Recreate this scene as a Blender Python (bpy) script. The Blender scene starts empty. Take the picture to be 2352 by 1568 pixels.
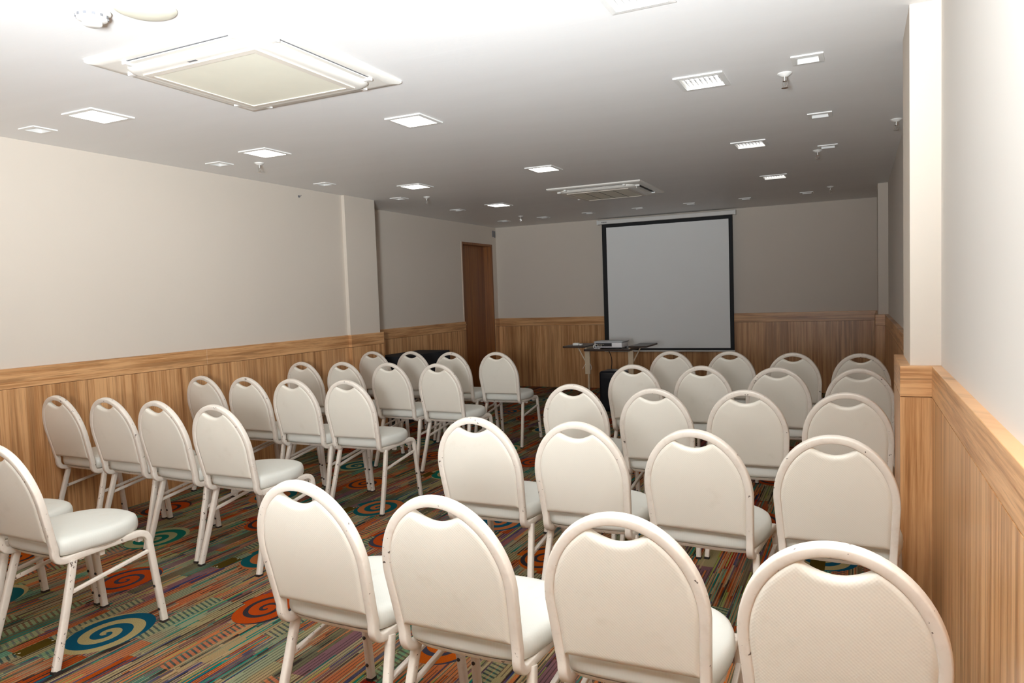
import bpy, bmesh, math, random
from mathutils import Vector, Matrix
random.seed(7)
sc = bpy.context.scene
COL = sc.collection
PI = math.pi

# ------------------------------------------------------------------ nodes
class NT:
    def __init__(s, name):
        s.m = bpy.data.materials.new(name); s.m.use_nodes = True
        s.t = s.m.node_tree; s.n = s.t.nodes; s.n.clear()
        s.out = s.n.new('ShaderNodeOutputMaterial')
        s.b = s.n.new('ShaderNodeBsdfPrincipled')
        s.t.links.new(s.b.outputs[0], s.out.inputs[0])
    def link(s, a, b): s.t.links.new(a, b)
    def put(s, sock, v):
        if hasattr(v, 'is_output') or isinstance(v, bpy.types.NodeSocket): s.link(v, sock)
        else:
            if isinstance(v, (tuple, list)) and len(v) == 3 and sock.type == 'RGBA': v = (*v, 1)
            sock.default_value = v
    def math(s, op, a, b=0.0, c=None, clamp=False):
        n = s.n.new('ShaderNodeMath'); n.operation = op; n.use_clamp = clamp
        s.put(n.inputs[0], a); s.put(n.inputs[1], b)
        if c is not None: s.put(n.inputs[2], c)
        return n.outputs[0]
    def pos(s, kind='Object'):
        n = s.n.new('ShaderNodeTexCoord'); return n.outputs[kind]
    def sep(s, v):
        n = s.n.new('ShaderNodeSeparateXYZ'); s.link(v, n.inputs[0]); return n.outputs
    def comb(s, x=0.0, y=0.0, z=0.0):
        n = s.n.new('ShaderNodeCombineXYZ')
        for i, v in enumerate((x, y, z)): s.put(n.inputs[i], v)
        return n.outputs[0]
    def noise(s, vec, scale=5, detail=2, rough=.5, col=False, dist=0.0):
        n = s.n.new('ShaderNodeTexNoise'); s.link(vec, n.inputs['Vector'])
        n.inputs['Scale'].default_value = scale; n.inputs['Detail'].default_value = detail
        n.inputs['Roughness'].default_value = rough; n.inputs['Distortion'].default_value = dist
        return n.outputs['Color' if col else 'Fac']
    def white(s, vec):
        n = s.n.new('ShaderNodeTexWhiteNoise'); n.noise_dimensions = '3D'; s.link(vec, n.inputs['Vector'])
        return n.outputs['Value']
    def ramp(s, f, stops, const=False):
        n = s.n.new('ShaderNodeValToRGB'); s.link(f, n.inputs[0]); r = n.color_ramp
        if const: r.interpolation = 'CONSTANT'
        while len(r.elements) < len(stops): r.elements.new(.5)
        for e, (p, c) in zip(r.elements, stops): e.position = p; e.color = (*c, 1) if len(c) == 3 else c
        return n.outputs[0]
    def mix(s, f, a, b, mode='MIX'):
        n = s.n.new('ShaderNodeMix'); n.data_type = 'RGBA'; n.blend_type = mode
        s.put(n.inputs[0], f); s.put(n.inputs[6], a); s.put(n.inputs[7], b)
        return n.outputs[2]
    def bump(s, h, strength=.3, dist=.002):
        n = s.n.new('ShaderNodeBump'); s.link(h, n.inputs['Height'])
        n.inputs['Strength'].default_value = strength; n.inputs['Distance'].default_value = dist
        s.link(n.outputs[0], s.b.inputs['Normal'])
    def set(s, color=None, rough=None, metal=None, spec=None, emit=None, estr=None):
        for k, v in (('Base Color', color), ('Roughness', rough), ('Metallic', metal), ('Specular IOR Level', spec), ('Emission Color', emit), ('Emission Strength', estr)):
            if v is not None: s.put(s.b.inputs[k], v)
        return s.m

def plain(name, c, rough=.5, metal=0.0, spec=.5, var=.04, bump=0.0, scale=8):
    n = NT(name); p = n.pos()
    f = n.noise(p, scale, 3)
    col = n.mix(f, tuple(x*(1-var) for x in c), tuple(min(1, x*(1+var)) for x in c))
    if bump: n.bump(n.noise(p, 60, 4), bump)
    return n.set(col, rough, metal, spec)

def paint(name, c, bump=.12, var=.025, rough=.6):
    n = NT(name); p = n.pos()
    f = n.noise(p, 1.3, 4, .6)
    col = n.mix(f, tuple(x*(1-var) for x in c), tuple(min(1, x*(1+var)) for x in c))
    n.bump(n.noise(p, 90, 3), bump, .001)
    return n.set(col, rough, 0.0, .3)

def wood_mat(name, vertical=True, light=(.68,.38,.175), mid=(.46,.215,.08), dark=(.17,.06,.018), rough=.34, plank=.0):
    n = NT(name); p = n.sep(n.pos())
    a = n.math('ADD', p[0], p[1]); z = p[2]
    u, v = (a, z) if vertical else (z, a)
    su, sv = (1.15, .028) if vertical else (1.5, .045)
    vec = n.comb(n.math('MULTIPLY', u, su), n.math('MULTIPLY', v, sv), 0.0)
    f1 = n.noise(vec, 22, 5, .62, dist=.25)
    f2 = n.noise(vec, 75, 4, .7)
    f3 = n.noise(n.comb(n.math('MULTIPLY', u, su), n.math('MULTIPLY', v, sv*1.5), 3.3), 13, 4, .6, dist=.35 if vertical else 1.2)
    m1 = n.math('MULTIPLY_ADD', f1, .62, n.math('MULTIPLY', f2, .38))
    base = n.ramp(m1, [(.30, dark), (.43, mid), (.54, light), (.72, tuple(min(1, c*1.13) for c in light))])
    streak = n.math('GREATER_THAN', n.math('MULTIPLY_ADD', f3, .6, n.math('MULTIPLY', f2, .4)), .565)
    streak = n.ramp(n.math('MULTIPLY_ADD', f3, .6, n.math('MULTIPLY', f2, .4)), [(.52, (0,0,0)), (.60, (1,1,1))])
    s = n.math('MULTIPLY', streak, .70)
    col = n.mix(s, base, tuple(c*.62 for c in mid))
    if vertical:
        w = n.white(n.comb(n.math('FLOOR', n.math('DIVIDE', a, .19)), 1.0, 2.0))
        col = n.mix(n.math('MULTIPLY', w, .28), col, tuple(c*.75 for c in mid))
        g = n.math('FRACT', n.math('DIVIDE', a, .19))
        gl = n.math('LESS_THAN', g, .012)
        col = n.mix(n.math('MULTIPLY', gl, .55), col, dark)
    n.bump(m1, .08, .001)
    return n.set(col, rough, 0.0, .45)

def carpet_mat():
    n = NT('swirl_carpet'); s = n.sep(n.pos()); X, Y = s[0], s[1]
    M = n.math
    # blocks : columns of varied width, offset along the length of the stripes
    wob = M('MULTIPLY', n.noise(n.comb(M('MULTIPLY', X, 1.0), 0.0, 0.0), 3.1, 1), .12)
    cx = M('FLOOR', M('DIVIDE', M('ADD', X, wob), .068))
    off = n.white(n.comb(cx, 7.0, 1.0))
    cy = M('FLOOR', M('ADD', M('DIVIDE', Y, .44), M('MULTIPLY', off, 5.0)))
    tone = n.white(n.comb(cx, cy, 3.0))
    region = n.noise(n.comb(M('DIVIDE', cx, 4.2), M('DIVIDE', cy, 1.6), 1.5), 1.7, 1)
    sel = M('ADD', M('MULTIPLY', tone, .55), M('MULTIPLY', M('SUBTRACT', region, .27), 1.0))
    base = n.ramp(sel, [(0, (.03,.16,.13)), (.16, (.15,.30,.20)), (.27, (.30,.31,.20)), (.36, (.13,.12,.07)), (.43,(.22,.12,.13)), (.50, (.36,.30,.17)),
                        (.57, (.42,.10,.05)), (.66, (.55,.21,.12)), (.76, (.34,.06,.05)), (.86, (.40,.10,.12)), (.94,(.10,.12,.13))], True)
    # fine stripes along y
    st = M('FLOOR', M('DIVIDE', X, .0085))
    seg = M('FLOOR', M('ADD', M('DIVIDE', Y, .30), M('MULTIPLY', n.white(n.comb(st, 2.0, 9.0)), 3.0)))
    sr = n.white(n.comb(st, seg, cx))
    comp = n.ramp(n.white(n.comb(st, seg, 5.0)), [(0, (.035,.025,.02)), (.24, (.02,.20,.16)), (.40, (.45,.36,.22)), (.56, (.60,.24,.13)), (.68, (.05,.06,.13)), (.78, (.34,.36,.12)), (.88, (.12,.07,.10))], True)
    mode = n.white(n.comb(cx, cy, 11.0))
    dens = n.math('MULTIPLY_ADD', mode, .55, .12)
    fs = M('LESS_THAN', sr, dens)
    # regular alternating rows
    alt = M('GREATER_THAN', M('FRACT', M('DIVIDE', X, .0125)), .62)
    tan = n.mix(n.white(n.comb(cx, cy, 6.0)), (.42,.33,.20), (.50,.20,.12))
    c1 = n.mix(M('MULTIPLY', alt, M('GREATER_THAN', mode, .35)), base, tan)
    c1 = n.mix(fs, c1, comp)
    # short bars across (hatch blocks)
    hb = M('GREATER_THAN', n.white(n.comb(cx, cy, 21.0)), .90)
    ky = M('ADD', Y, M('MULTIPLY', X, .35))
    bars = M('GREATER_THAN', M('FRACT', M('DIVIDE', ky, .026)), .60)
    hcol = n.mix(bars, n.ramp(tone, [(0, (.36,.33,.19)), (.3, (.58,.22,.13)), (.6, (.24,.36,.20)), (.8, (.40,.24,.16))], True), n.ramp(tone, [(0, (.04,.07,.06)), (.5, (.11,.09,.06)), (.75, (.08,.17,.14))], True))
    dl = M('MULTIPLY', M('GREATER_THAN', M('FRACT', M('DIVIDE', X, .0165)), .72), M('GREATER_THAN', n.noise(n.comb(M('MULTIPLY', X, 9.0), M('MULTIPLY', Y, 2.5), 4.0), 1.0, 2), .44))
    c1 = n.mix(M('MULTIPLY', dl, .75), c1, (.05,.035,.03))
    blotch = n.noise(n.comb(X, Y, 9.0), 5.0, 3)
    c1 = n.mix(n.ramp(blotch, [(.45, (0,0,0)), (.62, (.28,.28,.28))]), c1, n.ramp(n.noise(n.comb(X, Y, 2.0), 2.2, 1), [(.38, (.22,.34,.25)), (.5, (.36,.30,.20)), (.6, (.46,.17,.12))]))
    c2 = n.mix(M('MULTIPLY', hb, .7), c1, hcol)
    # long bars blocks
    # swirls on two interleaved grids
    def swirl(col, x0, y0, px, py, R, seed, band, turns, cols_in, cols_line, thr):
        u = M('DIVIDE', M('SUBTRACT', X, x0), px); v = M('DIVIDE', M('SUBTRACT', Y, y0), py)
        iu = M('ROUND', u); iv = M('ROUND', v)
        dx = M('MULTIPLY', M('SUBTRACT', u, iu), px); dy = M('MULTIPLY', M('SUBTRACT', v, iv), py)
        dxs = M('MULTIPLY', dx, 1.28)
        r = M('SQRT', M('ADD', M('MULTIPLY', dxs, dxs), M('MULTIPLY', dy, dy)))
        an = M('DIVIDE', M('ARCTAN2', dy, dx), 2*PI)
        rnd = n.white(n.comb(iu, iv, seed))
        ph = M('FRACT', M('ADD', M('ADD', M('POWER', M('DIVIDE', r, band), .8), an), rnd))
        line = M('GREATER_THAN', ph, thr)
        cin = n.ramp(n.white(n.comb(iu, iv, seed+1)), cols_in, True)
        cli = n.ramp(n.white(n.comb(iu, iv, seed+2)), cols_line, True)
        sc_ = n.mix(line, cin, cli)
        edge = M('MULTIPLY_ADD', an, .05, R)
        mask = M('LESS_THAN', r, edge)
        # the stripes run over one side of the swirl
        cut = M('GREATER_THAN', M('SUBTRACT', M('MULTIPLY', R, .72), dx), 0.0)
        cut2 = M('MAXIMUM', cut, M('MULTIPLY', line, .9))
        keep = M('MULTIPLY', M('MULTIPLY', mask, cut2), M('GREATER_THAN', n.white(n.comb(iu, iv, seed+5)), .12))
        return n.mix(keep, col, sc_)
    teal = [(0, (.012,.10,.11)), (.55, (.02,.09,.14)), (.8, (.02,.15,.11))]
    c3 = swirl(c2, -2.98, 2.03, .94, 1.0, .205, 31, .075, 1, [(0, (.46,.37,.20)), (.5, (.38,.36,.20)), (.75, (.50,.20,.11))], teal, .5)
    c3 = swirl(c3, -2.50, 2.49, .97, 1.03, .185, 41, .062, 1, [(0, (.47,.105,.055)), (.6, (.52,.15,.07))], [(0, (.035,.03,.035)), (.6, (.05,.05,.07))], .68)
    # olive lozenges with pale dots
    u = M('DIVIDE', M('SUBTRACT', X, -3.15), .985); v = M('DIVIDE', M('SUBTRACT', Y, 1.83), 1.04)
    dx = M('MULTIPLY', M('SUBTRACT', u, M('ROUND', u)), .985); dy = M('MULTIPLY', M('SUBTRACT', v, M('ROUND', v)), 1.04)
    om = M('MULTIPLY', M('LESS_THAN', M('ABSOLUTE', dx), .036), M('LESS_THAN', M('ABSOLUTE', dy), .075))
    vo = n.n.new('ShaderNodeTexVoronoi'); n.link(n.comb(dx, M('MULTIPLY', dy, .8), 0.0), vo.inputs['Vector']); vo.inputs['Scale'].default_value = 42
    dot = M('MULTIPLY', M('LESS_THAN', vo.outputs['Distance'], .22), M('LESS_THAN', M('ABSOLUTE', dx), .022))
    oc = n.mix(dot, (.085,.055,.012), (.75,.66,.45))
    c4 = n.mix(om, c3, oc)
    # wool grain
    g = n.noise(n.pos(), 330, 2, .7)
    c5 = n.mix(.6, c4, n.ramp(g, [(.3, (.28,.28,.28)), (.7, (.95,.95,.95))]), 'OVERLAY')
    hs = n.n.new('ShaderNodeHueSaturation'); n.link(c5, hs.inputs['Color']); hs.inputs['Saturation'].default_value = 1.18; hs.inputs['Value'].default_value = .58
    n.bump(g, .5, .004)
    return n.set(hs.outputs[0], .95, 0.0, .1)

def chair_paint():
    n = NT('chipped_cream_paint'); p = n.pos()
    oi = n.n.new('ShaderNodeObjectInfo')
    geo = n.sep(p)
    vec = n.n.new('ShaderNodeVectorMath'); vec.operation = 'ADD'; n.link(p, vec.inputs[0])
    n.link(n.comb(n.math('MULTIPLY', oi.outputs['Random'], 37.0), n.math('MULTIPLY', oi.outputs['Random'], 11.0), 0.0), vec.inputs[1])
    v = vec.outputs[0]
    # chips gather on worn stretches of the tube and keep to its outer edges
    pt = n.n.new('ShaderNodeNewGeometry')
    edge = n.ramp(pt.outputs['Pointiness'], [(.50, (0,0,0)), (.54, (1,1,1))])
    f = n.noise(v, 62, 4, .6)
    area = n.noise(v, 9, 2, .5)
    k = n.math('ADD', n.math('MULTIPLY', f, .72), n.math('MULTIPLY', area, .28))
    k = n.math('ADD', k, n.math('MULTIPLY', edge, .035))
    chip = n.ramp(k, [(.672, (0,0,0)), (.685, (1,1,1))])
    base = n.mix(n.noise(v, 14, 3), (.69,.615,.53), (.77,.695,.61))
    rub = n.ramp(n.noise(v, 30, 4, .7), [(.50, (0,0,0)), (.75, (1,1,1))])
    base = n.mix(n.math('MULTIPLY', rub, .35), base, (.55,.44,.35))
    col = n.mix(chip, base, (.13,.095,.075))
    n.bump(n.noise(v, 120, 3), .12, .001)
    return n.set(col, .42, 0.0, .5)

def vinyl(name, c, seat=False):
    n = NT(name); p = n.pos(); s = n.sep(p); M = n.math
    w = 2*PI/.0088
    b = s[1] if seat else s[2]
    a1 = M('SINE', M('MULTIPLY', s[0], w)); a2 = M('SINE', M('MULTIPLY', b, w))
    d = M('MULTIPLY', a1, a2)
    oi = n.n.new('ShaderNodeObjectInfo')
    vec = n.n.new('ShaderNodeVectorMath'); vec.operation = 'ADD'; n.link(p, vec.inputs[0])
    n.link(n.comb(n.math('MULTIPLY', oi.outputs['Random'], 23.0), 0.0, 0.0), vec.inputs[1])
    f = n.noise(vec.outputs[0], 6, 3)
    col = n.mix(f, tuple(x*.96 for x in c), tuple(min(1, x*1.03) for x in c))
    gr = n.ramp(n.noise(vec.outputs[0], 11, 4, .6), [(.60, (0,0,0)), (.80, (1,1,1))])
    col = n.mix(M('MULTIPLY', gr, .22), col, (.50,.42,.30))
    col = n.mix(M('MULTIPLY_ADD', d, .05, .05), col, tuple(x*.70 for x in c))
    n.bump(d, .04 if seat else .11, .001)
    return n.set(col, .44, 0.0, .45)

def emis(name, c, s):
    n = NT(name); f = n.noise(n.pos(), 3, 1)
    col = n.mix(f, c, tuple(x*.97 for x in c))
    return n.set(col, .5, 0.0, .2, col, s)

MT = dict(
    wall=paint('beige_wall_paint', (.66,.585,.50)),
    wallr=paint('offwhite_wall_paint', (.70,.66,.61)),
    pane=wood_mat('panel_laminate', True), rail=wood_mat('rail_laminate', False),
    doorw=wood_mat('door_veneer', True, (.30,.105,.02), (.22,.07,.012), (.12,.035,.008), .3),
    carpet=carpet_mat(), frame=chair_paint(), back=vinyl('cream_vinyl_back', (.755,.70,.605)), seat=vinyl('cream_vinyl_seat', (.68,.67,.61), True),
    plastic=plain('white_plastic', (.78,.76,.72), .35), acw=plain('air_conditioner_white', (.80,.765,.70), .35),
    actrim=plain('grille_rim', (.66,.60,.52), .45), acc=plain('air_conditioner_grille', (.80,.77,.64), .5), dark=plain('dark_gap', (.02,.018,.016), .6),
    lampframe=plain('lamp_frame_white', (.80,.79,.76), .4), lit=emis('lit_lamp_panel', (1,.965,.91), 8.0), lit2=emis('lit_louvred_panel', (1,.97,.93), 4.0), blade=plain('louvre_blade', (.34,.34,.34), .4),
    chrome=plain('chrome', (.75,.73,.70), .2, 1.0), screen=plain('screen_fabric', (.86,.86,.84), .85, var=.015, scale=1),
    black=plain('black_border', (.008,.008,.009), .7), cloth=plain('black_cloth', (.012,.012,.016), .9, bump=.3),
    gloss=plain('glossy_black', (.010,.012,.018), .28), tabletop=plain('dark_wood_top', (.035,.020,.014), .35, scale=20),
    beige=plain('beige_metal', (.52,.40,.27), .45), gray=plain('grey_plastic', (.46,.47,.48), .35), port=plain('port_grey', (.16,.16,.17), .4),
    pwhite=plain('projector_white', (.74,.72,.72), .35), discm=plain('cream_cap', (.74,.71,.58), .4, var=.05, scale=25),
    plug=plain('dark_rubber', (.03,.022,.018), .6), warm=plain('downlight_inner', (.82,.80,.76), .4),
    ceil=None, glue=plain('yellowed_trim', (.60,.47,.38), .5))
def ceiling_mat():
    n = NT('brushed_ceiling_paint'); s = n.sep(n.pos())
    v = n.comb(n.math('MULTIPLY', s[0], .45), n.math('MULTIPLY', s[1], 2.2), 0.0)
    f = n.noise(v, 1.6, 5, .65, dist=.6)
    g = n.noise(n.comb(n.math('MULTIPLY', s[0], .25), n.math('MULTIPLY', s[1], 5.0), 2.0), 3.0, 5, .7, dist=1.0)
    col = n.mix(f, (.80,.785,.765), (.86,.85,.835))
    sk = n.ramp(g, [(.62, (0,0,0)), (.74, (1,1,1))])
    col = n.mix(n.math('MULTIPLY', sk, .25), col, (.90,.89,.87))
    n.bump(g, .15, .004)
    return n.set(col, .5, 0.0, .35)
MT['ceil'] = ceiling_mat()

# ------------------------------------------------------------------ objects
def mesh_obj(name, bm, mat, parent=None, smooth=False, loc=None):
    bmesh.ops.recalc_face_normals(bm, faces=bm.faces)
    me = bpy.data.meshes.new(name); bm.to_mesh(me); bm.free()
    if smooth:
        for p in me.polygons: p.use_smooth = True
        try: me.set_sharp_from_angle(angle=math.radians(smooth if smooth is not True else 40))
        except Exception: pass
    o = bpy.data.objects.new(name, me); COL.objects.link(o)
    mats = mat if isinstance(mat, (list, tuple)) else [mat]
    for m in mats: me.materials.append(m)
    if parent: o.parent = parent
    if loc: o.location = loc
    return o
def tag(o, label, cat, group=None):
    o['label'] = label; o['category'] = cat
    if group: o['group'] = group
    return o
def thing(name, label, cat, loc=(0,0,0), rz=0, group=None):
    o = bpy.data.objects.new(name, None); COL.objects.link(o); o.empty_display_size = .1
    o.location = loc; o.rotation_euler = (0,0,rz)
    return tag(o, label, cat, group)
def struct(name, bm, mat, smooth=False, parent=None):
    o = mesh_obj(name, bm, mat, parent, smooth)
    if not parent: o['kind'] = 'structure'
    return o
def box(bm, x0, x1, y0, y1, z0, z1, bev=0.0):
    r = bmesh.ops.create_cube(bm, size=1.0); vs = r['verts']
    for v in vs: v.co = Vector(((x0+x1)/2+v.co.x*(x1-x0), (y0+y1)/2+v.co.y*(y1-y0), (z0+z1)/2+v.co.z*(z1-z0)))
    if bev:
        es = list({e for v in vs for e in v.link_edges})
        bmesh.ops.bevel(bm, geom=es, offset=bev, segments=3, profile=.5, affect='EDGES')
    return bm
def B(*a, bev=0.0): return box(bmesh.new(), *a, bev=bev)
def roundrect(w, h, r, k=3):
    pts = []
    for cx, cy, a0 in ((w/2-r, h/2-r, 0), (-w/2+r, h/2-r, 90), (-w/2+r, -h/2+r, 180), (w/2-r, -h/2+r, 270)):
        for i in range(k+1):
            a = math.radians(a0+90*i/k); pts.append((cx+r*math.cos(a), cy+r*math.sin(a)))
    return pts
def sweep(bm, path, prof, side, cap=True):
    """sweep profile (a,b) along path; 'side' = reference vector(s): a-axis follows it, b-axis = tangent x a"""
    n = len(path); rings = []
    for i, p in enumerate(path):
        p = Vector(p)
        t = (Vector(path[min(i+1, n-1)])-Vector(path[max(i-1, 0)])).normalized()
        s = Vector(side[i] if isinstance(side, list) else side)
        a = (s-t*s.dot(t)).normalized(); b = t.cross(a)
        rings.append([bm.verts.new(p+a*q[0]+b*q[1]) for q in prof])
    m = len(prof)
    for i in range(n-1):
        for j in range(m):
            bm.faces.new((rings[i][j], rings[i][(j+1) % m], rings[i+1][(j+1) % m], rings[i+1][j]))
    if cap: bm.faces.new(rings[0][::-1]); bm.faces.new(rings[-1])
    return bm
def tube(bm, path, r, k=12):
    prof = [(r*math.cos(2*PI*i/k), r*math.sin(2*PI*i/k)) for i in range(k)]
    d = (Vector(path[-1])-Vector(path[0])).normalized()
    side = Vector((1,0,0)) if abs(d.x) < .7 else Vector((0,0,1))
    return sweep(bm, path, prof, side)
def lathe(bm, prof, c=(0,0,0), k=32, close=True):
    rings = []
    for r, z in prof:
        rings.append([bm.verts.new((c[0]+r*math.cos(2*PI*i/k), c[1]+r*math.sin(2*PI*i/k), c[2]+z)) for i in range(k)])
    for a, b in zip(rings, rings[1:]):
        for i in range(k): bm.faces.new((a[i], a[(i+1) % k], b[(i+1) % k], b[i]))
    if close: bm.faces.new(rings[0]); bm.faces.new(rings[-1][::-1])
    return bm
def bez(p0, p1, p2, k=6):
    p0, p1, p2 = map(Vector, (p0, p1, p2))
    return [tuple(p0*(1-t)**2+p1*2*t*(1-t)+p2*t*t) for t in [i/k for i in range(k+1)]]

# ------------------------------------------------------------------ measurements
ZC = 2.499; ZW = 1.072; RB = .948; TH = .03
XL, XLP, Y1, YP1 = -4.760, -4.7346, 6.582, 6.07
XL2, Y2 = -5.172, 10.404
XR, XP, YP, YPe = .2974, .188, 3.357, 3.83
YB = -2.8
# ------------------------------------------------------------------ ceiling fixtures (positions)
big = [(-3.838,2.785,'lit square ceiling light nearest the left wall and the camera','left'),
       (-3.835,4.055,'lit square ceiling light beside the left wall sprinkler, second of its row','left'),
       (-3.838,6.03,'lit square ceiling light near the corner of the projecting left wall','left'),
       (-3.845,7.85,'lit square ceiling light over the wooden door recess, farthest of the left row','left'),
       (-2.440,3.85,'lit square ceiling light just behind the large near air conditioner','mid'),
       (-2.445,5.90,'lit square ceiling light between the two air conditioners, farther one','mid'),
       (-.740,2.705,'lit louvred ceiling light cut off by the top edge of the photo','right'),
       (-.735,3.975,'large lit louvred ceiling light on the right, near the chrome sprinkler','right'),
       (-.737,5.875,'lit louvred ceiling light in the right row, third counting from the camera','right'),
       (-.742,7.72,'lit louvred ceiling light farthest along the right row toward the screen','right')]
small = [(-4.405,2.80,'small unlit square downlight nearest the camera along the left wall'),
         (-4.405,4.17,'small unlit square downlight second along the left wall'),
         (-4.415,5.40,'small unlit square downlight above the left wall just before the pillar'),
         (-4.430,6.63,'small unlit square downlight just past the left pillar corner'),
         (-4.460,7.95,'small unlit square downlight in the recess, before the wooden door'),
         (-4.600,9.55,'small unlit downlight leftmost of the row above the far wall'),
         (-3.964,9.50,'small unlit downlight second from left in the row before the screen wall'),
         (-3.281,9.44,'small unlit downlight third from left in the row before the screen wall'),
         (-2.578,9.39,'small unlit downlight above the projection screen, middle of the far row'),
         (-1.906,9.36,'small unlit downlight above the right half of the projection screen'),
         (-1.233,9.34,'small unlit downlight right of the projection screen in the far row'),
         (-.538,9.28,'small unlit downlight rightmost of the far row, by the right wall'),
         (-.214,3.87,'small square downlight with bright inner face, nearest on the right'),
         (-.216,5.16,'small square downlight with bright inner face, second along the right wall'),
         (-.210,6.34,'small square downlight beside a sprinkler, third along the right wall')]
BW, BH, SW = .25, .265, .145
holes = []
for x, y, *_ in big: holes.append((x-.102, x+.102, y-.108, y+.108))
for x, y, *_ in small: holes.append((x-.052, x+.052, y-.052, y+.052))

# ------------------------------------------------------------------ room shell
def holed_ceiling():
    bm = bmesh.new()
    xs = sorted({XL2-.15, XR+.15, *[h[0] for h in holes], *[h[1] for h in holes]})
    ys = sorted({YB-.15, Y2+.15, *[h[2] for h in holes], *[h[3] for h in holes]})
    vt = {}
    def V(i, j):
        if (i, j) not in vt: vt[(i, j)] = bm.verts.new((xs[i], ys[j], ZC))
        return vt[(i, j)]
    for i in range(len(xs)-1):
        for j in range(len(ys)-1):
            cx, cy = (xs[i]+xs[i+1])/2, (ys[j]+ys[j+1])/2
            if any(h[0] < cx < h[1] and h[2] < cy < h[3] for h in holes): continue
            bm.faces.new((V(i, j), V(i, j+1), V(i+1, j+1), V(i+1, j)))
    me_faces = bm
    return me_faces
c = struct('ceiling', holed_ceiling(), MT['ceil'])
# slab above the ceiling sheet, keeps the void over the lamps closed
struct('ceiling_slab', B(XL2-.15, XR+.15, YB-.15, Y2+.15, ZC+.16, ZC+.22), MT['wall'])
struct('floor', B(XL2-.15, XR+.15, YB-.15, Y2+.15, -.1, 0), MT['carpet'])
struct('wall_left', B(XL-.15, XL, YB-.15, Y1, 0, ZC+.16), MT['wall'])
bm = bmesh.new(); box(bm, XL-.01, XLP+.012, YP1, Y1, ZW-.01, ZC)
struct('wall_left_pillar', bm, MT['wall'])
bm = bmesh.new(); box(bm, XL2-.15, XL-.149, Y1-.15, Y1, 0, ZC+.16)
struct('wall_left_return', bm, MT['wall'])
DY0, DY1, DZ = 9.292, 10.240, 2.216
bm = bmesh.new()
box(bm, XL2-.15, XL2, Y1, DY0, 0, ZC+.16); box(bm, XL2-.15, XL2, DY1, Y2+.15, 0, ZC+.16); box(bm, XL2-.15, XL2, DY0, DY1, DZ, ZC+.16)
box(bm, XL2-.30, XL2-.15, DY0-.2, DY1+.2, 0, ZC+.16)
struct('wall_recess', bm, MT['wall'])
struct('wall_back', B(XL2, XR+.15, Y2, Y2+.15, 0, ZC+.16), MT['wall'])
struct('wall_right', B(XR, XR+.15, YB, Y2, 0, ZC+.16), MT['wallr'])
struct('wall_right_pillar', B(XP, XR+.01, YP, YPe, ZW-.01, ZC), MT['wall'])
struct('wall_right_far_pillar', B(.197, XR+.01, 9.0, 9.36, ZW-.01, ZC), MT['wall'])
struct('wall_rear', B(XL-.15, XR+.15, YB-.15, YB, 0, ZC+.16), MT['wall'])

# wainscot : panel field + top rail, each run its own structure pieces
def wains(k, x0, x1, y0, y1, rx=0, ry=0):
    struct('trim_%d' % k, B(x0, x1, y0, y1, 0, RB-.002), MT['pane'])
    struct('trim_%d' % (k+1), B(x0-rx, x1+rx, y0-ry, y1+ry, RB, ZW, bev=.0025), MT['rail'])
wains(1, XL-.001, XL+TH, YB, 4.230); wains(3, XL-.001, XL+TH, 4.2325, YP1-.03)
wains(5, XL-.001, XLP+.012+TH, YP1-.028, Y1+.03)
wains(7, XL2, XL2+TH, Y1+.031, DY0-.012); wains(9, XL2, XL2+TH, DY1+.012, Y2)
wains(11, XL2+TH, XR-.1, Y2-TH, Y2)
wains(13, .167, XR+.001, 8.97, 9.39)
wains(15, XR-.0354, XR+.001, YPe+.035, 8.97); wains(17, .150, XR+.001, YP-.035, YPe+.034)
wains(19, XR-.0354, XR+.001, YB, YP-.036); wains(21, XL+TH, XR-.036, YB, YB+TH)
wains(23, XR-.1, XR-.0, 9.391, Y2)

# door in its deep wooden lining
bm = bmesh.new()
box(bm, XL2-.15, XL2+.008, DY0-.012, DY0+.02, 0, DZ+.012); box(bm, XL2-.15, XL2+.008, DY1-.02, DY1+.012, 0, DZ+.012); box(bm, XL2-.15, XL2+.008, DY0+.02, DY1-.02, DZ-.02, DZ+.012)
fr = struct('door_1', bm, MT['doorw'])
leaf = mesh_obj('door_leaf', B(XL2-.175, XL2-.132, DY0+.02, DY1-.02, .008, DZ-.02), MT['doorw'], fr)
bm = bmesh.new(); lathe(bm, [(.001,.0), (.026,.0), (.026,.006), (.010,.010), (.010,.045)], k=20)
bmesh.ops.rotate(bm, verts=bm.verts, matrix=Matrix.Rotation(PI/2, 3, 'Y'), cent=(0,0,0))
bmesh.ops.translate(bm, verts=bm.verts, vec=(XL2-.132, DY0+.09, 1.02))
box(bm, XL2-.095, XL2-.080, DY0+.085, DY0+.20, 1.01, 1.03, bev=.004)
mesh_obj('door_handle', bm, MT['chrome'], leaf, True)
mesh_obj('door_casing', B(XL2-.001, XL2+.012, DY0-.030, DY0-.013, ZW, DZ+.012), MT['glue'], fr)

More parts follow.
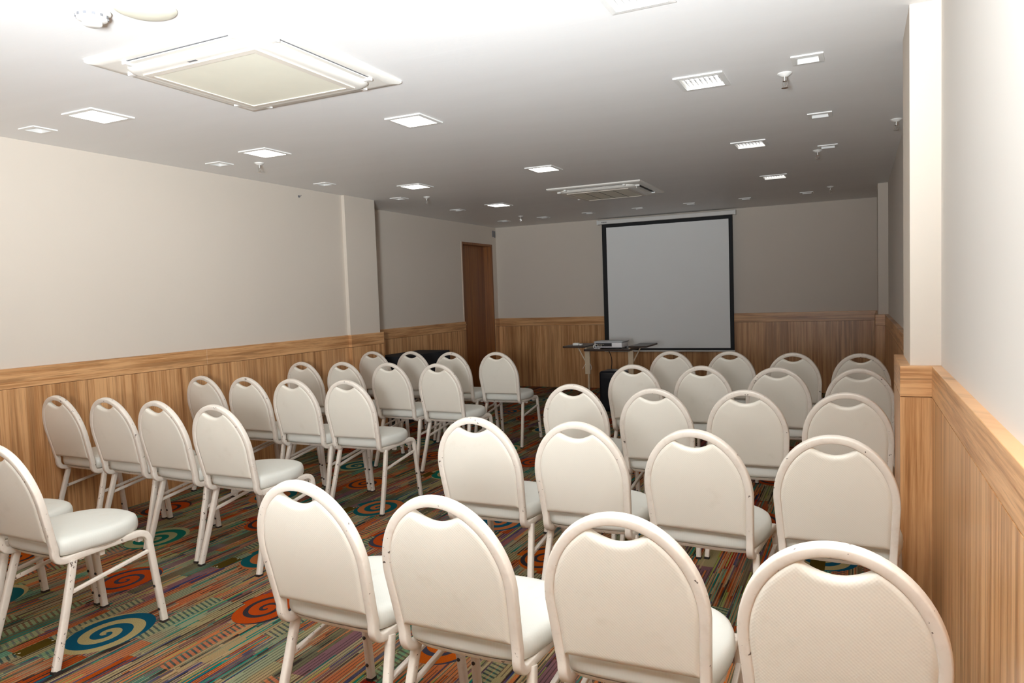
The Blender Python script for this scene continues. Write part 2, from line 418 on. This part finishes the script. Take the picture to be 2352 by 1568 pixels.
# ------------------------------------------------------------------ ceiling lights
def frame_ring(bm, W, H, w, h, z0, z1):
    """flat picture-frame ring with square mitres"""
    o = [(-W/2,-H/2),(W/2,-H/2),(W/2,H/2),(-W/2,H/2)]; i = [(-w/2,-h/2),(w/2,-h/2),(w/2,h/2),(-w/2,h/2)]
    vo0 = [bm.verts.new((*p, z0)) for p in o]; vi0 = [bm.verts.new((*p, z0-.002)) for p in i]
    vo1 = [bm.verts.new((*p, z1)) for p in o]; vi1 = [bm.verts.new((*p, z1)) for p in i]
    for k in range(4):
        l = (k+1) % 4
        bm.faces.new((vo0[k], vo0[l], vi0[l], vi0[k])); bm.faces.new((vo1[k], vi1[k], vi1[l], vo1[l]))
        bm.faces.new((vo0[k], vo1[k], vo1[l], vo0[l])); bm.faces.new((vi0[k], vi0[l], vi1[l], vi1[k]))
    return bm
def recess(bm, w, h, d):
    """open-bottomed box going up into the ceiling"""
    t = .003
    box(bm, -w/2-t, -w/2, -h/2-t, h/2+t, 0, d); box(bm, w/2, w/2+t, -h/2-t, h/2+t, 0, d)
    box(bm, -w/2, w/2, -h/2-t, -h/2, 0, d); box(bm, -w/2, w/2, h/2, h/2+t, 0, d); box(bm, -w/2-t, w/2+t, -h/2-t, h/2+t, d, d+t)
    return bm
def copy_thing(o, loc, rz=None, label=None):
    r = o.copy(); COL.objects.link(r); r.location = loc
    if rz is not None: r.rotation_euler = (0,0,rz)
    if label: r['label'] = label
    for ch in list(o.children):
        q = ch.copy(); COL.objects.link(q); q.parent = r
        for g in list(ch.children):
            h = g.copy(); COL.objects.link(h); h.parent = q
    return r
lamp = {}
for x, y, lab, row in big:
    kind = 'l' if row == 'right' else 'p'
    if kind not in lamp:
        t = thing('ceiling_light', lab, 'ceiling light', (x,y,ZC), 0, 'lit square ceiling lights')
        mesh_obj('lamp_frame', frame_ring(bmesh.new(), BW, BH, .20, .212, -.007, 0), MT['lampframe'], t)
        mesh_obj('lamp_housing', recess(bmesh.new(), .198, .210, .045 if kind == 'l' else .03), MT['lampframe'], t)
        d = .030 if kind == 'l' else .010
        mesh_obj('lamp_panel', B(-.097,.097,-.103,.103, d, d+.006), MT['lit2' if kind == 'l' else 'lit'], t)
        if kind == 'l':
            bm = bmesh.new()
            for k in range(8): xx = -.086+k*.0246; box(bm, xx-.0014, xx+.0014, -.103, .103, .008, .026)
            box(bm, -.098, .098, -.036, -.0345, .008, .022); box(bm, -.098, .098, .0345, .036, .008, .022)
            mesh_obj('louvre', bm, MT['blade'], t)
        lamp[kind] = t
    else: copy_thing(lamp[kind], (x,y,ZC), label=lab)
first = None
for x, y, lab in small:
    if first is None:
        t = thing('downlight', lab, 'downlight', (x,y,ZC), 0, 'small unlit square downlights')
        mesh_obj('downlight_frame', frame_ring(bmesh.new(), SW, SW, .098, .098, -.006, 0), MT['lampframe'], t)
        mesh_obj('downlight_housing', recess(bmesh.new(), .098, .098, .06), MT['warm'], t)
        bm = lathe(bmesh.new(), [(.012,.058), (.020,.050), (.034,.022), (.034,.018), (.026,.020), (.012,.032), (.001,.034)], k=24)
        mesh_obj('bulb', bm, MT['gray'], t, True)
        first = t
    else: copy_thing(first, (x,y,ZC), label=lab)

# ------------------------------------------------------------------ sprinklers
spr = [(-4.150,4.32,'small sprinkler head by the left wall lights'), (-4.147,6.73,'white sprinkler head just past the left pillar'),
       (-4.148,9.13,'small sprinkler head in front of the wooden door corner'), (-.335,4.07,'shiny sprinkler head on the right, largest and nearest'),
       (-.291,6.48,'dark sprinkler head beside the third right-hand downlight'), (-.274,8.90,'dark sprinkler head nearest the far right pillar'),
       (.235,5.60,'sprinkler half hidden behind the white right pillar')]
first = None
for x, y, lab in spr:
    if first is None:
        t = thing('sprinkler', lab, 'sprinkler', (x,y,ZC), 0, 'ceiling fire sprinklers')
        mesh_obj('escutcheon', lathe(bmesh.new(), [(.001,.002), (.036,.002), (.036,-.004), (.024,-.012), (.012,-.018), (.001,-.018)], k=28), MT['plastic'], t, True)
        bm = lathe(bmesh.new(), [(.010,-.018), (.010,-.034), (.013,-.036), (.013,-.040), (.006,-.042)], k=20)
        for s in (-1, 1): tube(bm, bez((s*.009,0,-.04), (s*.018,0,-.055), (s*.003,0,-.070)), .002, 8)
        tube(bm, [(0,0,-.042), (0,0,-.070)], .0028, 8)
        mesh_obj('sprinkler_body', bm, MT['chrome'], t, True)
        mesh_obj('deflector', lathe(bmesh.new(), [(.001,-.070), (.016,-.071), (.017,-.074), (.001,-.074)], k=20), MT['chrome'], t, True)
        first = t
    else: copy_thing(first, (x,y,ZC), label=lab)

# smoke detector and round cap
t = thing('smoke_detector', 'white round smoke detector on the ceiling near the large air conditioner', 'smoke detector', (-2.515,1.825,ZC))
mesh_obj('detector_base', lathe(bmesh.new(), [(.001,0), (.062,0), (.064,-.010), (.056,-.016), (.001,-.016)], k=40), MT['plastic'], t, True)
mesh_obj('detector_cap', lathe(bmesh.new(), [(.052,-.016), (.054,-.020), (.050,-.034), (.034,-.040), (.032,-.052), (.026,-.056), (.001,-.056)], k=40), MT['plastic'], t, True)
bm = bmesh.new()
for k in range(12):
    a = k*PI/6; q = bmesh.new(); box(q, .0515, .0545, -.006, .006, -.030, -.021); bmesh.ops.rotate(q, verts=q.verts, matrix=Matrix.Rotation(a, 3, 'Z'), cent=(0,0,0))
    me = bpy.data.meshes.new('slot'); q.to_mesh(me); q.free(); bm.from_mesh(me); bpy.data.meshes.remove(me)
mesh_obj('detector_slots', bm, MT['port'], t)
t = mesh_obj('ceiling_disc', lathe(bmesh.new(), [(.001,0), (.105,0), (.108,-.004), (.104,-.009), (.085,-.017), (.05,-.023), (.02,-.025), (.001,-.025)], k=56), MT['discm'], None, True, (-2.335,1.905,ZC))
tag(t, 'shallow cream domed round disc on the ceiling beside the smoke detector', 'ceiling disc')

# ------------------------------------------------------------------ ceiling cassettes
def rr_prism(bm, w, r, levels, k=8):
    """stack of rounded squares: levels = (half-size scale in metres inset, z)"""
    rings = []
    for inset, z in levels:
        pts = roundrect(w-2*inset, w-2*inset, max(.002, r-inset*.6), k)
        rings.append([bm.verts.new((p[0], p[1], z)) for p in pts])
    m = len(rings[0])
    for a, b in zip(rings, rings[1:]):
        for i in range(m): bm.faces.new((a[i], a[(i+1) % m], b[(i+1) % m], b[i]))
    bm.faces.new(rings[0]); bm.faces.new(rings[-1][::-1])
    return bm
def cassette(x, y, lab, lines, opened):
    t = thing('air_conditioner', lab, 'air conditioner', (x,y,ZC), 0)
    S = .475
    mesh_obj('flange', rr_prism(bmesh.new(), .99, .006, [(0,0), (0,-.010), (.012,-.018), (.05,-.020)]), MT['acw'], t, 30)
    mesh_obj('body', rr_prism(bmesh.new(), .80, .09, [(0,-.018), (.0,-.030), (.010,-.040), (.030,-.046), (.05,-.047)]), MT['acw'], t, 30)
    # rim of the intake grille and the grille itself
    mesh_obj('grille_frame', frame_ring(bmesh.new(), .66, .66, .60, .60, -.052, -.046), MT['actrim'], t)
    g = mesh_obj('intake_grille', B(-.305,.305,-.305,.305,-.050,-.045), MT['acc'], t)
    if lines:
        bm = bmesh.new()
        for k in (-1, 0, 1): box(bm, k*.152-.003, k*.152+.003, -.30, .30, -.0512, -.0495)
        mesh_obj('grille_slit', bm, MT['dark'], g)
    for k in range(4):
        bm = bmesh.new(); op = (k in opened)
        # slot on the side facing +x, rotated k quarter turns
        box(bm, .402, .436, -.300, .300, -.0215, -.0185)
        s = mesh_obj('air_slot', bm, MT['dark'] if op else MT['port'], t); s.rotation_euler = (0,0,k*PI/2)
        bm = bmesh.new()
        if op: box(bm, .400, .404, -.290, .290, -.050, -.020, bev=.001)
        else: box(bm, .405, .432, -.296, .296, -.0275, -.0225, bev=.002)
        v = mesh_obj('louvre_flap', bm, MT['acw'], s)
        for sg in (-1, 1): mesh_obj('flap_hinge', B(.398, .440, sg*.312-.012, sg*.312+.012, -.034, -.018, bev=.003), MT['plastic'], s)
    mesh_obj('sensor', B(-.03,.02,-.352,-.338,-.0475,-.0455), MT['port'], t)
    if not lines: mesh_obj('badge', B(-.452,-.438,-.02,.03,-.0212,-.0195), MT['port'], t)
    return t
cassette(-2.545, 2.645, 'large cream ceiling cassette air conditioner in the upper left, nearest the camera', False, ())
cassette(-2.405, 7.53, 'smaller looking ceiling air conditioner far back with striped grille and dark slot', True, (0,))

# ------------------------------------------------------------------ projection screen
t = thing('projection_screen', 'pull-down projection screen with black border hanging on the far wall', 'projection screen', (0,Y2-.1,0))
bm = B(-3.440, -1.500, -.035, .045, 2.412, 2.470, bev=.008); h = mesh_obj('screen_housing', bm, MT['plastic'], t)
bm = bmesh.new()
for xx in (-3.452, -1.512): box(bm, xx, xx+.024, -.040, .05, 2.408, 2.474, bev=.005)
mesh_obj('end_cap', bm, MT['plastic'], h)
bm = bmesh.new(); 
for k in range(5): box(bm, -3.375+k*.016, -3.365+k*.016, -.0375, -.0345, 2.432, 2.445)
mesh_obj('maker_mark', bm, MT['port'], h)
mesh_obj('canvas', B(-3.32,-1.585,-.001,.001,.60,2.365), MT['screen'], t)
bm = bmesh.new(); box(bm, -3.385,-1.535,-.0012,.0012,2.362,2.414); box(bm, -3.385,-1.535,-.0012,.0012,.570,.602)
box(bm, -3.385,-3.318,-.0012,.0012,.600,2.364); box(bm, -1.588,-1.535,-.0012,.0012,.600,2.364)
mesh_obj('screen_border', bm, MT['black'], t)
bm = bmesh.new(); tube(bm, [(-3.39,0,.560), (-1.53,0,.560)], .011); mesh_obj('bottom_bar', bm, MT['plastic'], t, True)

# ------------------------------------------------------------------ projector table
TX, TY = -2.615, 8.0
t = thing('projector_table', 'folding table with dark tops and beige metal legs in front of the screen', 'table', (TX,TY,0))
mesh_obj('tray', B(-.275,.275,0,.50,.745,.770, bev=.004), MT['tabletop'], t)
for nm, x0, x1 in (('side_leaf', -.535, -.262), ('side_leaf', .262, .47)):
    lf = mesh_obj(nm, B(x0, x1, 0, .50, .785, .805, bev=.004), MT['tabletop'], t)
for s in (-1, 1):
    x = s*.262
    lg = mesh_obj('leg', B(x-.030, x+.030, .08, .11, .47, .745, bev=.004), MT['beige'], t)
    mesh_obj('leg_rod', B(x-.009+.01, x+.009+.01, .086, .104, .03, .47), MT['beige'], lg)
    mesh_obj('foot', B(x-.02, x+.02, -.05, .46, 0, .03, bev=.006), MT['beige'], lg)
    bm = bmesh.new(); tube(bm, [(x+s*.028,.095,.62), (x+s*.115,.095,.785)], .008, 8); mesh_obj('brace', bm, MT['beige'], t, True)
    bm = bmesh.new(); tube(bm, bez((x-.025*s, .09, .60), (x-.06*s, .08, .56), (x-.04*s, .085, .52)), .002, 6); tube(bm, bez((x-.02, .075, .59), (x-.05, .07, .55), (x-.055, .075, .53)), .002, 6)
    mesh_obj('cable_tie', bm, MT['plastic'], t)
for s in (-1, 1): mesh_obj('leaf_hinge', B(s*.262-.010, s*.262+.010, .04, .46, .768, .788), MT['beige'], t)
t = thing('projector', 'white and grey projector with rear sockets on the table tray', 'projector', (-2.605, 8.14, .770))
bm = bmesh.new(); box(bm, -.165,.165,-.10,.16,.014,.070, bev=.008); mesh_obj('casing', bm, MT['pwhite'], t, 40)
mesh_obj('lid', B(-.172,.172,-.106,.165,.0705,.086, bev=.006), MT['gray'], t, 40)
pp = mesh_obj('socket_panel', B(-.150,.045,-.1035,-.098,.028,.066), MT['black'], t)
bm = bmesh.new()
for k, (a, w, z) in enumerate(((-.135,.022,.05), (-.105,.018,.05), (-.078,.012,.052), (-.058,.012,.052), (-.13,.03,.037), (-.09,.02,.036))): box(bm, a, a+w, -.1065, -.103, z-.005, z+.005)
mesh_obj('socket', bm, MT['chrome'], pp)
mesh_obj('lens', lathe(bmesh.new(), [(.02,0), (.03,0), (.03,.02), (.024,.022)], (0,0,0), 24), MT['gloss'], t, True).matrix_local = Matrix.Translation((.09,.158,.045)) @ Matrix.Rotation(-PI/2, 4, 'X')
for q in ((-.14,-.08), (.14,-.08), (-.14,.13), (.14,.13)): mesh_obj('foot', lathe(bmesh.new(), [(.012,0), (.012,.016)], (q[0],q[1],0), 12), MT['black'], t)
bm = tube(bmesh.new(), [p for p in bez((-.135,-.106,.052), (-.185,-.135,.05), (-.16,-.12,.006), 8)] + bez((-.16,-.12,.006), (-.12,-.115,.004), (-.09,-.12,.004), 5)[1:], .004, 8)
mesh_obj('cable', bm, MT['plastic'], t, True)
t = thing('remote_control', 'small white rounded gadget lying on the left table leaf', 'gadget', (-3.00, 8.12, .805))
mesh_obj('shell', B(-.060,.015,-.03,.03,0,.030, bev=.010), MT['plastic'], t, 40); mesh_obj('lower_shell', B(.017,.055,-.028,.028,0,.022, bev=.009), MT['plastic'], t, 40)
t = thing('loudspeaker', 'glossy black box-shaped speaker standing under the projector table', 'speaker', (-2.66, 8.30, 0))
mesh_obj('cabinet', B(-.145,.145,-.03,.26,0,.485, bev=.03), MT['gloss'], t, 40)
mesh_obj('speaker_grille', B(-.115,.115,-.034,-.029,.04,.40, bev=.002), MT['cloth'], t)
bm = tube(bmesh.new(), bez((-2.77,8.515,.74), (-2.72,8.60,.62), (-2.76,8.63,.50), 8)+bez((-2.76,8.63,.50), (-2.80,8.70,.2), (-2.74,8.74,.006), 8)[1:]+bez((-2.74,8.74,.006), (-2.7,9.2,.006), (-2.4,Y2-.06,.006), 8)[1:], .005, 8)
tag(mesh_obj('power_cable', bm, MT['black'], None, True), 'thin black cable hanging behind the projector table', 'cable')

# black cloth table in the recess
t = thing('side_table', 'low table fully covered in black cloth in the recess behind the left chairs', 'table', (-4.885, 7.48, 0))
bm = bmesh.new()
K = 96; rings = []
for z, amp in ((0,.014), (.25,.010), (.55,.005), (.735,.001), (.765,-.008)):
    ring = []
    for i in range(K):
        u = i/K*4; sidx = int(u); f = u-sidx
        cs = [(-.24,-.50), (.215,-.50), (.215,.50), (-.24,.50)]
        a, b = cs[sidx], cs[(sidx+1) % 4]
        px, py = a[0]+(b[0]-a[0])*f, a[1]+(b[1]-a[1])*f
        r = math.hypot(px, py); d = amp*(math.sin(i*1.3)+.4*math.sin(i*2.9)) if amp > 0 else amp
        ring.append(bm.verts.new((px+px/r*d*.8, py+py/r*d, z)))
    rings.append(ring)
for a, b in zip(rings, rings[1:]):
    for i in range(K): bm.faces.new((a[i], a[(i+1) % K], b[(i+1) % K], b[i]))
bm.faces.new(rings[0]); bm.faces.new(rings[-1][::-1])
mesh_obj('tablecloth', bm, MT['cloth'], t, True)

# small things on the walls
bm = bmesh.new(); box(bm, 0,.012,-.045,-.015,-.05,.05, bev=.003); box(bm, 0,.012,.015,.045,-.055,.045, bev=.003)
tag(mesh_obj('wall_bracket', bm, MT['port'], None, False, (XL2,10.33,2.40)), 'small dark bracket high on the wall in the far left corner', 'bracket')
bm = bmesh.new(); box(bm, 0,.006,-.012,.012,-.01,.01, bev=.002); tube(bm, bez((.006,0,0), (.03,0,-.002), (.03,0,.012), 5), .0025, 6)
tag(mesh_obj('wall_hook', bm, MT['port'], None, False, (XL,5.44,2.42)), 'tiny hook high on the left wall under the ceiling', 'hook')

# ------------------------------------------------------------------ banquet chair
HH, WS, WB, ZPAD, REC, ARC = .900, .202, .190, .4974, .2271, .2422
YBK, ZBK = -.17, .43
T = .026; D = .028
FRAME_PROF = roundrect(T, D, .0045, 2)
def back_y(z): return YBK-(z-ZBK)*REC
def side_x(z, inset=0.0):
    """outer half width of the back at height z"""
    zs = HH-ARC
    if z <= zs: return WB+(WS-WB)*(z-ZBK)/(zs-ZBK)-inset
    q = (z-zs)/(ARC-inset); q = min(1, q)
    return (WS-inset)*math.sqrt(max(0, 1-q*q))
def chair_frame():
    bm = bmesh.new(); i = T/2
    # right half path from front bend to top, then mirrored
    half = []
    front = bez((.197,.222,.392), (.196,.214,.428), (.192,.175,.429), 5)
    half += front
    half += [(.186,.06,.426), (.181,-.06,.421)]
    zc = .475
    half += bez((.178,-.115,.4185), (WB-i,-.188,.405), (side_x(zc, i), back_y(zc), zc), 8)
    for z in (.53,.59): half.append((side_x(z, i), back_y(z), z))
    zs = HH-ARC
    for k in range(0, 21):
        a = k/20*PI/2
        z = zs+(ARC-i)*math.sin(a); half.append(((WS-i)*math.cos(a), back_y(z), z))
    path = half+[(-x, y, z) for x, y, z in half[:-1]][::-1]
    # reference: the a-axis points radially outwards in the plane of the back
    sides = []
    for x, y, z in path:
        if z <= zs: sides.append((1 if x > 0 else -1, 0, 0))
        else: sides.append((x/(WS), -REC*(z-zs)/ARC, (z-zs)/ARC) if True else 0)
    sweep(bm, path, FRAME_PROF, sides)
    return bm
def pad_mesh():
    NX, NZ = 60, 48
    cutw, cutd = .074, .032
    i = T*.80
    zs = HH-ARC
    def ztop(x):
        q = min(1, abs(x)/(WS-i)); z = zs+(ARC-i)*math.sqrt(max(0, 1-q*q))
        if abs(x) < cutw:
            zc = zs+(ARC-i)*math.sqrt(1-(cutw/(WS-i))**2)
            z = zc-cutd*.92*(math.cos(x/cutw*PI/2))**.85*1.0
        return z
    W = WS-i
    pts = {}; bnd = []
    # columns denser near the edges and at the cut corners
    us = [math.sin((k/NX*2-1)*PI/2) for k in range(NX+1)]
    us = sorted(set([round(u, 5) for u in us]+[round(s*cutw/W, 5) for s in (-1,1)]+[round(s*.55*cutw/W, 5) for s in (-1,1)]))
    n = len(us)
    for a, u in enumerate(us):
        x = u*W; zt = ztop(x); 
        for b in range(NZ+1):
            s = b/NZ; s = .5-.5*math.cos(PI*s); z = ZPAD+(max(zt, zs*.999)-ZPAD)*s
            k = side_x(z, 0)/WS if z < zs else 1.0
            kk = (side_x(min(z, zs), i))/W
            # round the two lower corners
            pts[a, b] = (x*kk, z)
    bl = [pts[a, 0] for a in range(n)]+[pts[n-1, b] for b in range(NZ+1)]+[pts[a, NZ] for a in range(n-1, -1, -1)]+[pts[0, b] for b in range(NZ, -1, -1)]
    bp = [Vector(p) for p in bl]
    bm = bmesh.new(); F, K = {}, {}
    for (a, b), (x, z) in pts.items():
        p = Vector((x, z)); d = 9
        for q0, q1 in zip(bp, bp[1:]):
            e = q1-q0; L = e.length_squared
            tt = max(0, min(1, (p-q0).dot(e)/L)) if L > 1e-12 else 0
            d = min(d, (p-(q0+e*tt)).length)
        e = min(1, d/.020)
        th = .0155*math.sqrt(max(0, 1-(1-e)**2))
        crown = .004*min(1, d/.11)
        y0 = back_y(z)
        edge = a in (0, n-1) or b in (0, NZ)
        yb = y0-.002-th+.002-crown*.5; yf = y0+.003+th+crown*1.6
        K[a, b] = bm.verts.new((x, yb, z))
        F[a, b] = bm.verts.new((x, yf, z))
    for a in range(n-1):
        for b in range(NZ):
            bm.faces.new((K[a,b], K[a+1,b], K[a+1,b+1], K[a,b+1])); bm.faces.new((F[a,b], F[a,b+1], F[a+1,b+1], F[a+1,b]))
    loop = [(a, 0) for a in range(n)]+[(n-1, b) for b in range(1, NZ+1)]+[(a, NZ) for a in range(n-2, -1, -1)]+[(0, b) for b in range(NZ-1, 0, -1)]
    for p, q in zip(loop, loop[1:]+loop[:1]): bm.faces.new((K[p], F[p], F[q], K[q]))
    bmesh.ops.remove_doubles(bm, verts=bm.verts, dist=.0002)
    return bm
def chaikin(p, k=2):
    for _ in range(k):
        q = []
        for a, b in zip(p, p[1:]+p[:1]): q += [(a[0]*.75+b[0]*.25, a[1]*.75+b[1]*.25), (a[0]*.25+b[0]*.75, a[1]*.25+b[1]*.75)]
        p = q
    return p
def seat_outline():
    R = []
    for k in range(0, 19):
        a = k/18*PI/2; e = 2/2.5
        R.append((.213*math.cos(a)**e, .02+.238*math.sin(a)**e))
    right = [(.165,-.168), (.190,-.13), (.203,-.06)]+R[:-1]
    pts = right+[(0, .258)]+[(-x, y) for x, y in right[::-1]]
    return chaikin(pts, 2)
def seat_mesh():
    o = seat_outline(); cx, cy = 0, .03; bm = bmesh.new(); rings = []
    prof = [(.0,.432), (.5,.432), (.93,.433), (.975,.438), (.995,.450), (1.0,.464), (.992,.480), (.968,.4935), (.92,.501), (.82,.505), (.6,.508), (.3,.5095), (.0,.510)]
    top = None
    for s, z in prof:
        if s == 0: rings.append([bm.verts.new((cx, cy, z))]); continue
        rings.append([bm.verts.new((cx+(x-cx)*s, cy+(y-cy)*s, z)) for x, y in o])
    m = len(o)
    for a, b in zip(rings, rings[1:]):
        for i in range(m):
            j = (i+1) % m
            if len(a) == 1: bm.faces.new((a[0], b[j], b[i]))
            elif len(b) == 1: bm.faces.new((a[i], a[j], b[0]))
            else: bm.faces.new((a[i], a[j], b[j], b[i]))
    return bm
def pan_mesh():
    o = seat_outline(); bm = bmesh.new(); r0, r1 = [], []
    for x, y in o: r0.append(bm.verts.new((x*.90, .03+(y-.03)*.90, .418))); r1.append(bm.verts.new((x*.95, .03+(y-.03)*.95, .4315)))
    m = len(o)
    for i in range(m): bm.faces.new((r0[i], r0[(i+1) % m], r1[(i+1) % m], r1[i]))
    bm.faces.new(r0); bm.faces.new(r1[::-1]); return bm
LEGP = roundrect(.024, .030, .006, 2)
def leg_mesh(front, s):
    bm = bmesh.new()
    if front: path = [(s*.197,.2215,.396), (s*.198,.225,.37), (s*.2015,.240,.24), (s*.207,.268,.008)]
    else: path = [(s*.186,-.112,.412), (s*.190,-.125,.36), (s*.201,-.172,.19), (s*.2115,-.226,.008)]
    sweep(bm, path, LEGP, (1,0,0)); return bm, path
def plug_mesh(s, z):
    # small round rubber plugs on the front legs, facing back and inward
    f = (.396-z)/.388; y = .2215+(.268-.2215)*f; x = s*(.197+.010*f)
    bm = lathe(bmesh.new(), [(.0065,0), (.0065,.004), (.003,.006)], k=12)
    bmesh.ops.rotate(bm, verts=bm.verts, matrix=Matrix.Rotation(PI/2, 3, 'X'), cent=(0,0,0))
    bmesh.ops.translate(bm, verts=bm.verts, vec=(x, y-.0145, z)); return bm
CG = 'cream banquet chairs set out in rows'
def make_chair():
    t = thing('banquet_chair', '', 'chair', group=CG)
    mesh_obj('back_frame', chair_frame(), MT['frame'], t, 50)
    mesh_obj('backrest', pad_mesh(), MT['back'], t, 60)
    mesh_obj('seat', seat_mesh(), MT['seat'], t, 60)
    mesh_obj('seat_pan', pan_mesh(), MT['frame'], t)
    for s in (-1, 1):
        for fr_ in (1, 0):
            bm, path = leg_mesh(fr_, s); l = mesh_obj('leg', bm, MT['frame'], t, 50)
            ex, ey, ez = path[-1]
            mesh_obj('leg_tip', B(ex-.0125, ex+.0125, ey-.016, ey+.016, 0, .010), MT['plug'], l)
            if fr_:
                for z in (.175, .065): mesh_obj('leg_plug', plug_mesh(s, z), MT['plug'], l)
    for s in (-1, 1):
        bm = bmesh.new(); sweep(bm, [(s*.196,-.147,.285), (s*.1985,.229,.342)], roundrect(.016,.016,.004,2), (1,0,0)); mesh_obj('stretcher', bm, MT['frame'], t)
    bm = bmesh.new()
    for y in (-.075, .165): sweep(bm, [(-.186,y,.409), (.186,y,.409)], roundrect(.016,.022,.004,2), (0,0,1))
    mesh_obj('cross_bar', bm, MT['frame'], t)
    bm = bmesh.new()
    for s in (-1, 1):
        for y in (.02, .20): box(bm, s*.165-.014, s*.165+.014, y-.012, y+.012, .385, .420, bev=.004)
    mesh_obj('stacking_bracket', bm, MT['frame'], t)
    return t
CH = {
'A0':(-3.525,1.965,-.010),'A1':(-3.051,1.949,-.012),
'B1':(-4.445,3.090,-.042),'B2':(-3.985,3.087,-.023),'B3':(-3.514,3.051,-.050),'B4':(-3.040,3.013,-.011),
'C1':(-4.417,4.164,-.034),'C2':(-3.960,4.140,-.034),'C3':(-3.507,4.108,-.010),'C4':(-3.054,4.106,.021),
'D1':(-4.426,5.253,-.018),'D2':(-3.998,5.281,-.022),'D3':(-3.498,5.248,-.042),'D4':(-3.010,5.210,-.032),
'E1':(-4.495,6.390,-.025),'E2':(-4.025,6.385,-.018),'E3':(-3.520,6.300,-.027),'E4':(-3.048,6.307,.023),
'F1':(-1.453,1.871,-.034),'F2':(-.985,1.856,-.022),'F3':(-.509,1.863,.009),'F4':(-.026,1.810,-.064),
'G1':(-1.487,2.980,-.004),'G2':(-1.019,2.980,-.008),'G3':(-.530,2.930,-.071),'G4':(-.070,2.939,-.031),
'H1':(-1.459,4.130,-.047),'H2':(-.973,4.032,-.019),'H3':(-.512,4.042,-.010),'H4':(-.052,4.030,-.002),
'I1':(-1.428,5.255,-.039),'I2':(-.947,5.210,-.020),'I3':(-.465,5.159,-.017),'I4':(.007,5.133,-.016),
'J1':(-1.429,6.408,-.038),'J2':(-.937,6.394,-.055),'J3':(-.453,6.257,-.019),'J4':(.016,6.198,-.017)}
ROWS = {'A':'left block row nearest the camera','B':'second left-block row from the camera','C':'third left-block row from the camera','D':'fourth left-block row from the camera','E':'left block row nearest the far wall',
        'F':'right block row nearest the camera','G':'second right-block row from the camera','H':'third right-block row from the camera','I':'fourth right-block row from the camera','J':'right block row nearest the screen'}
POSL = {'1':'beside the left wall','2':'one in from the left wall','3':'one in from the aisle','4':'on the aisle'}
POSR = {'1':'on the aisle','2':'one in from the aisle','3':'one in from the right wall','4':'beside the right wall'}
proto = None
for k, (x, y, a) in CH.items():
    if k == 'A0': p = 'partly out of frame, only its seat showing'
    elif k == 'A1': p = 'on the aisle, whole seat and legs showing'
    else: p = (POSL if k[0] in 'ABCDE' else POSR)[k[1]]
    lab = 'cream banquet chair %s, %s' % (p, ROWS[k[0]])
    if k in ('A0', 'A1'): lab = 'cream banquet chair %s, left row nearest the camera' % p.split(',')[0] if k == 'A1' else 'cream banquet chair cut by the left photo edge, only its seat showing'
    if proto is None:
        proto = make_chair(); proto.location = (x,y,0); proto.rotation_euler = (0,0,a); proto['label'] = lab
    else: copy_thing(proto, (x,y,0), a, lab)

# ------------------------------------------------------------------ camera
F, YAW, PITCH, ROLL, CAMH = 1677.347, .44411, .060890, -.035259, 1.40519
cy, sy = math.cos(YAW), math.sin(YAW)
fw = Vector((-sy*math.cos(PITCH), cy*math.cos(PITCH), -math.sin(PITCH))); r = Vector((cy, sy, 0)); u = r.cross(fw)
r2 = r*math.cos(ROLL)+u*math.sin(ROLL); u2 = -r*math.sin(ROLL)+u*math.cos(ROLL)
cam = bpy.data.cameras.new('camera'); co = bpy.data.objects.new('camera', cam); COL.objects.link(co)
co.matrix_world = Matrix(((r2.x,u2.x,-fw.x,0),(r2.y,u2.y,-fw.y,0),(r2.z,u2.z,-fw.z,CAMH),(0,0,0,1)))
cam.sensor_width = 36; cam.sensor_fit = 'HORIZONTAL'; cam.lens = F/2352*36; cam.clip_start = .02
sc.camera = co

# ------------------------------------------------------------------ light
# the photographer's flash, tipped up so that it bounces off the ceiling
L = bpy.data.lights.new('bounce_flash', 'SPOT'); L.energy = 2150; L.spot_size = math.radians(118); L.spot_blend = 1.0; L.shadow_soft_size = .22; L.color = (.855,.925,.98)
lo = bpy.data.objects.new('bounce_flash', L); COL.objects.link(lo); lo.location = (-.28,-.50,1.38)
d = Vector((-.62,1.0,.98)).normalized(); lo.rotation_euler = (-d).to_track_quat('Z', 'Y').to_euler()
w = bpy.data.worlds.new('world'); sc.world = w; w.use_nodes = True
bgn = w.node_tree.nodes.get('Background'); bgn.inputs[0].default_value = (.5,.5,.5,1); bgn.inputs[1].default_value = .02
sc.view_settings.view_transform = 'Standard'; sc.view_settings.look = 'None'; sc.view_settings.exposure = 0; sc.view_settings.gamma = 1
sc.view_settings.use_curve_mapping = False
sc.cycles.max_bounces = 10; sc.cycles.diffuse_bounces = 7
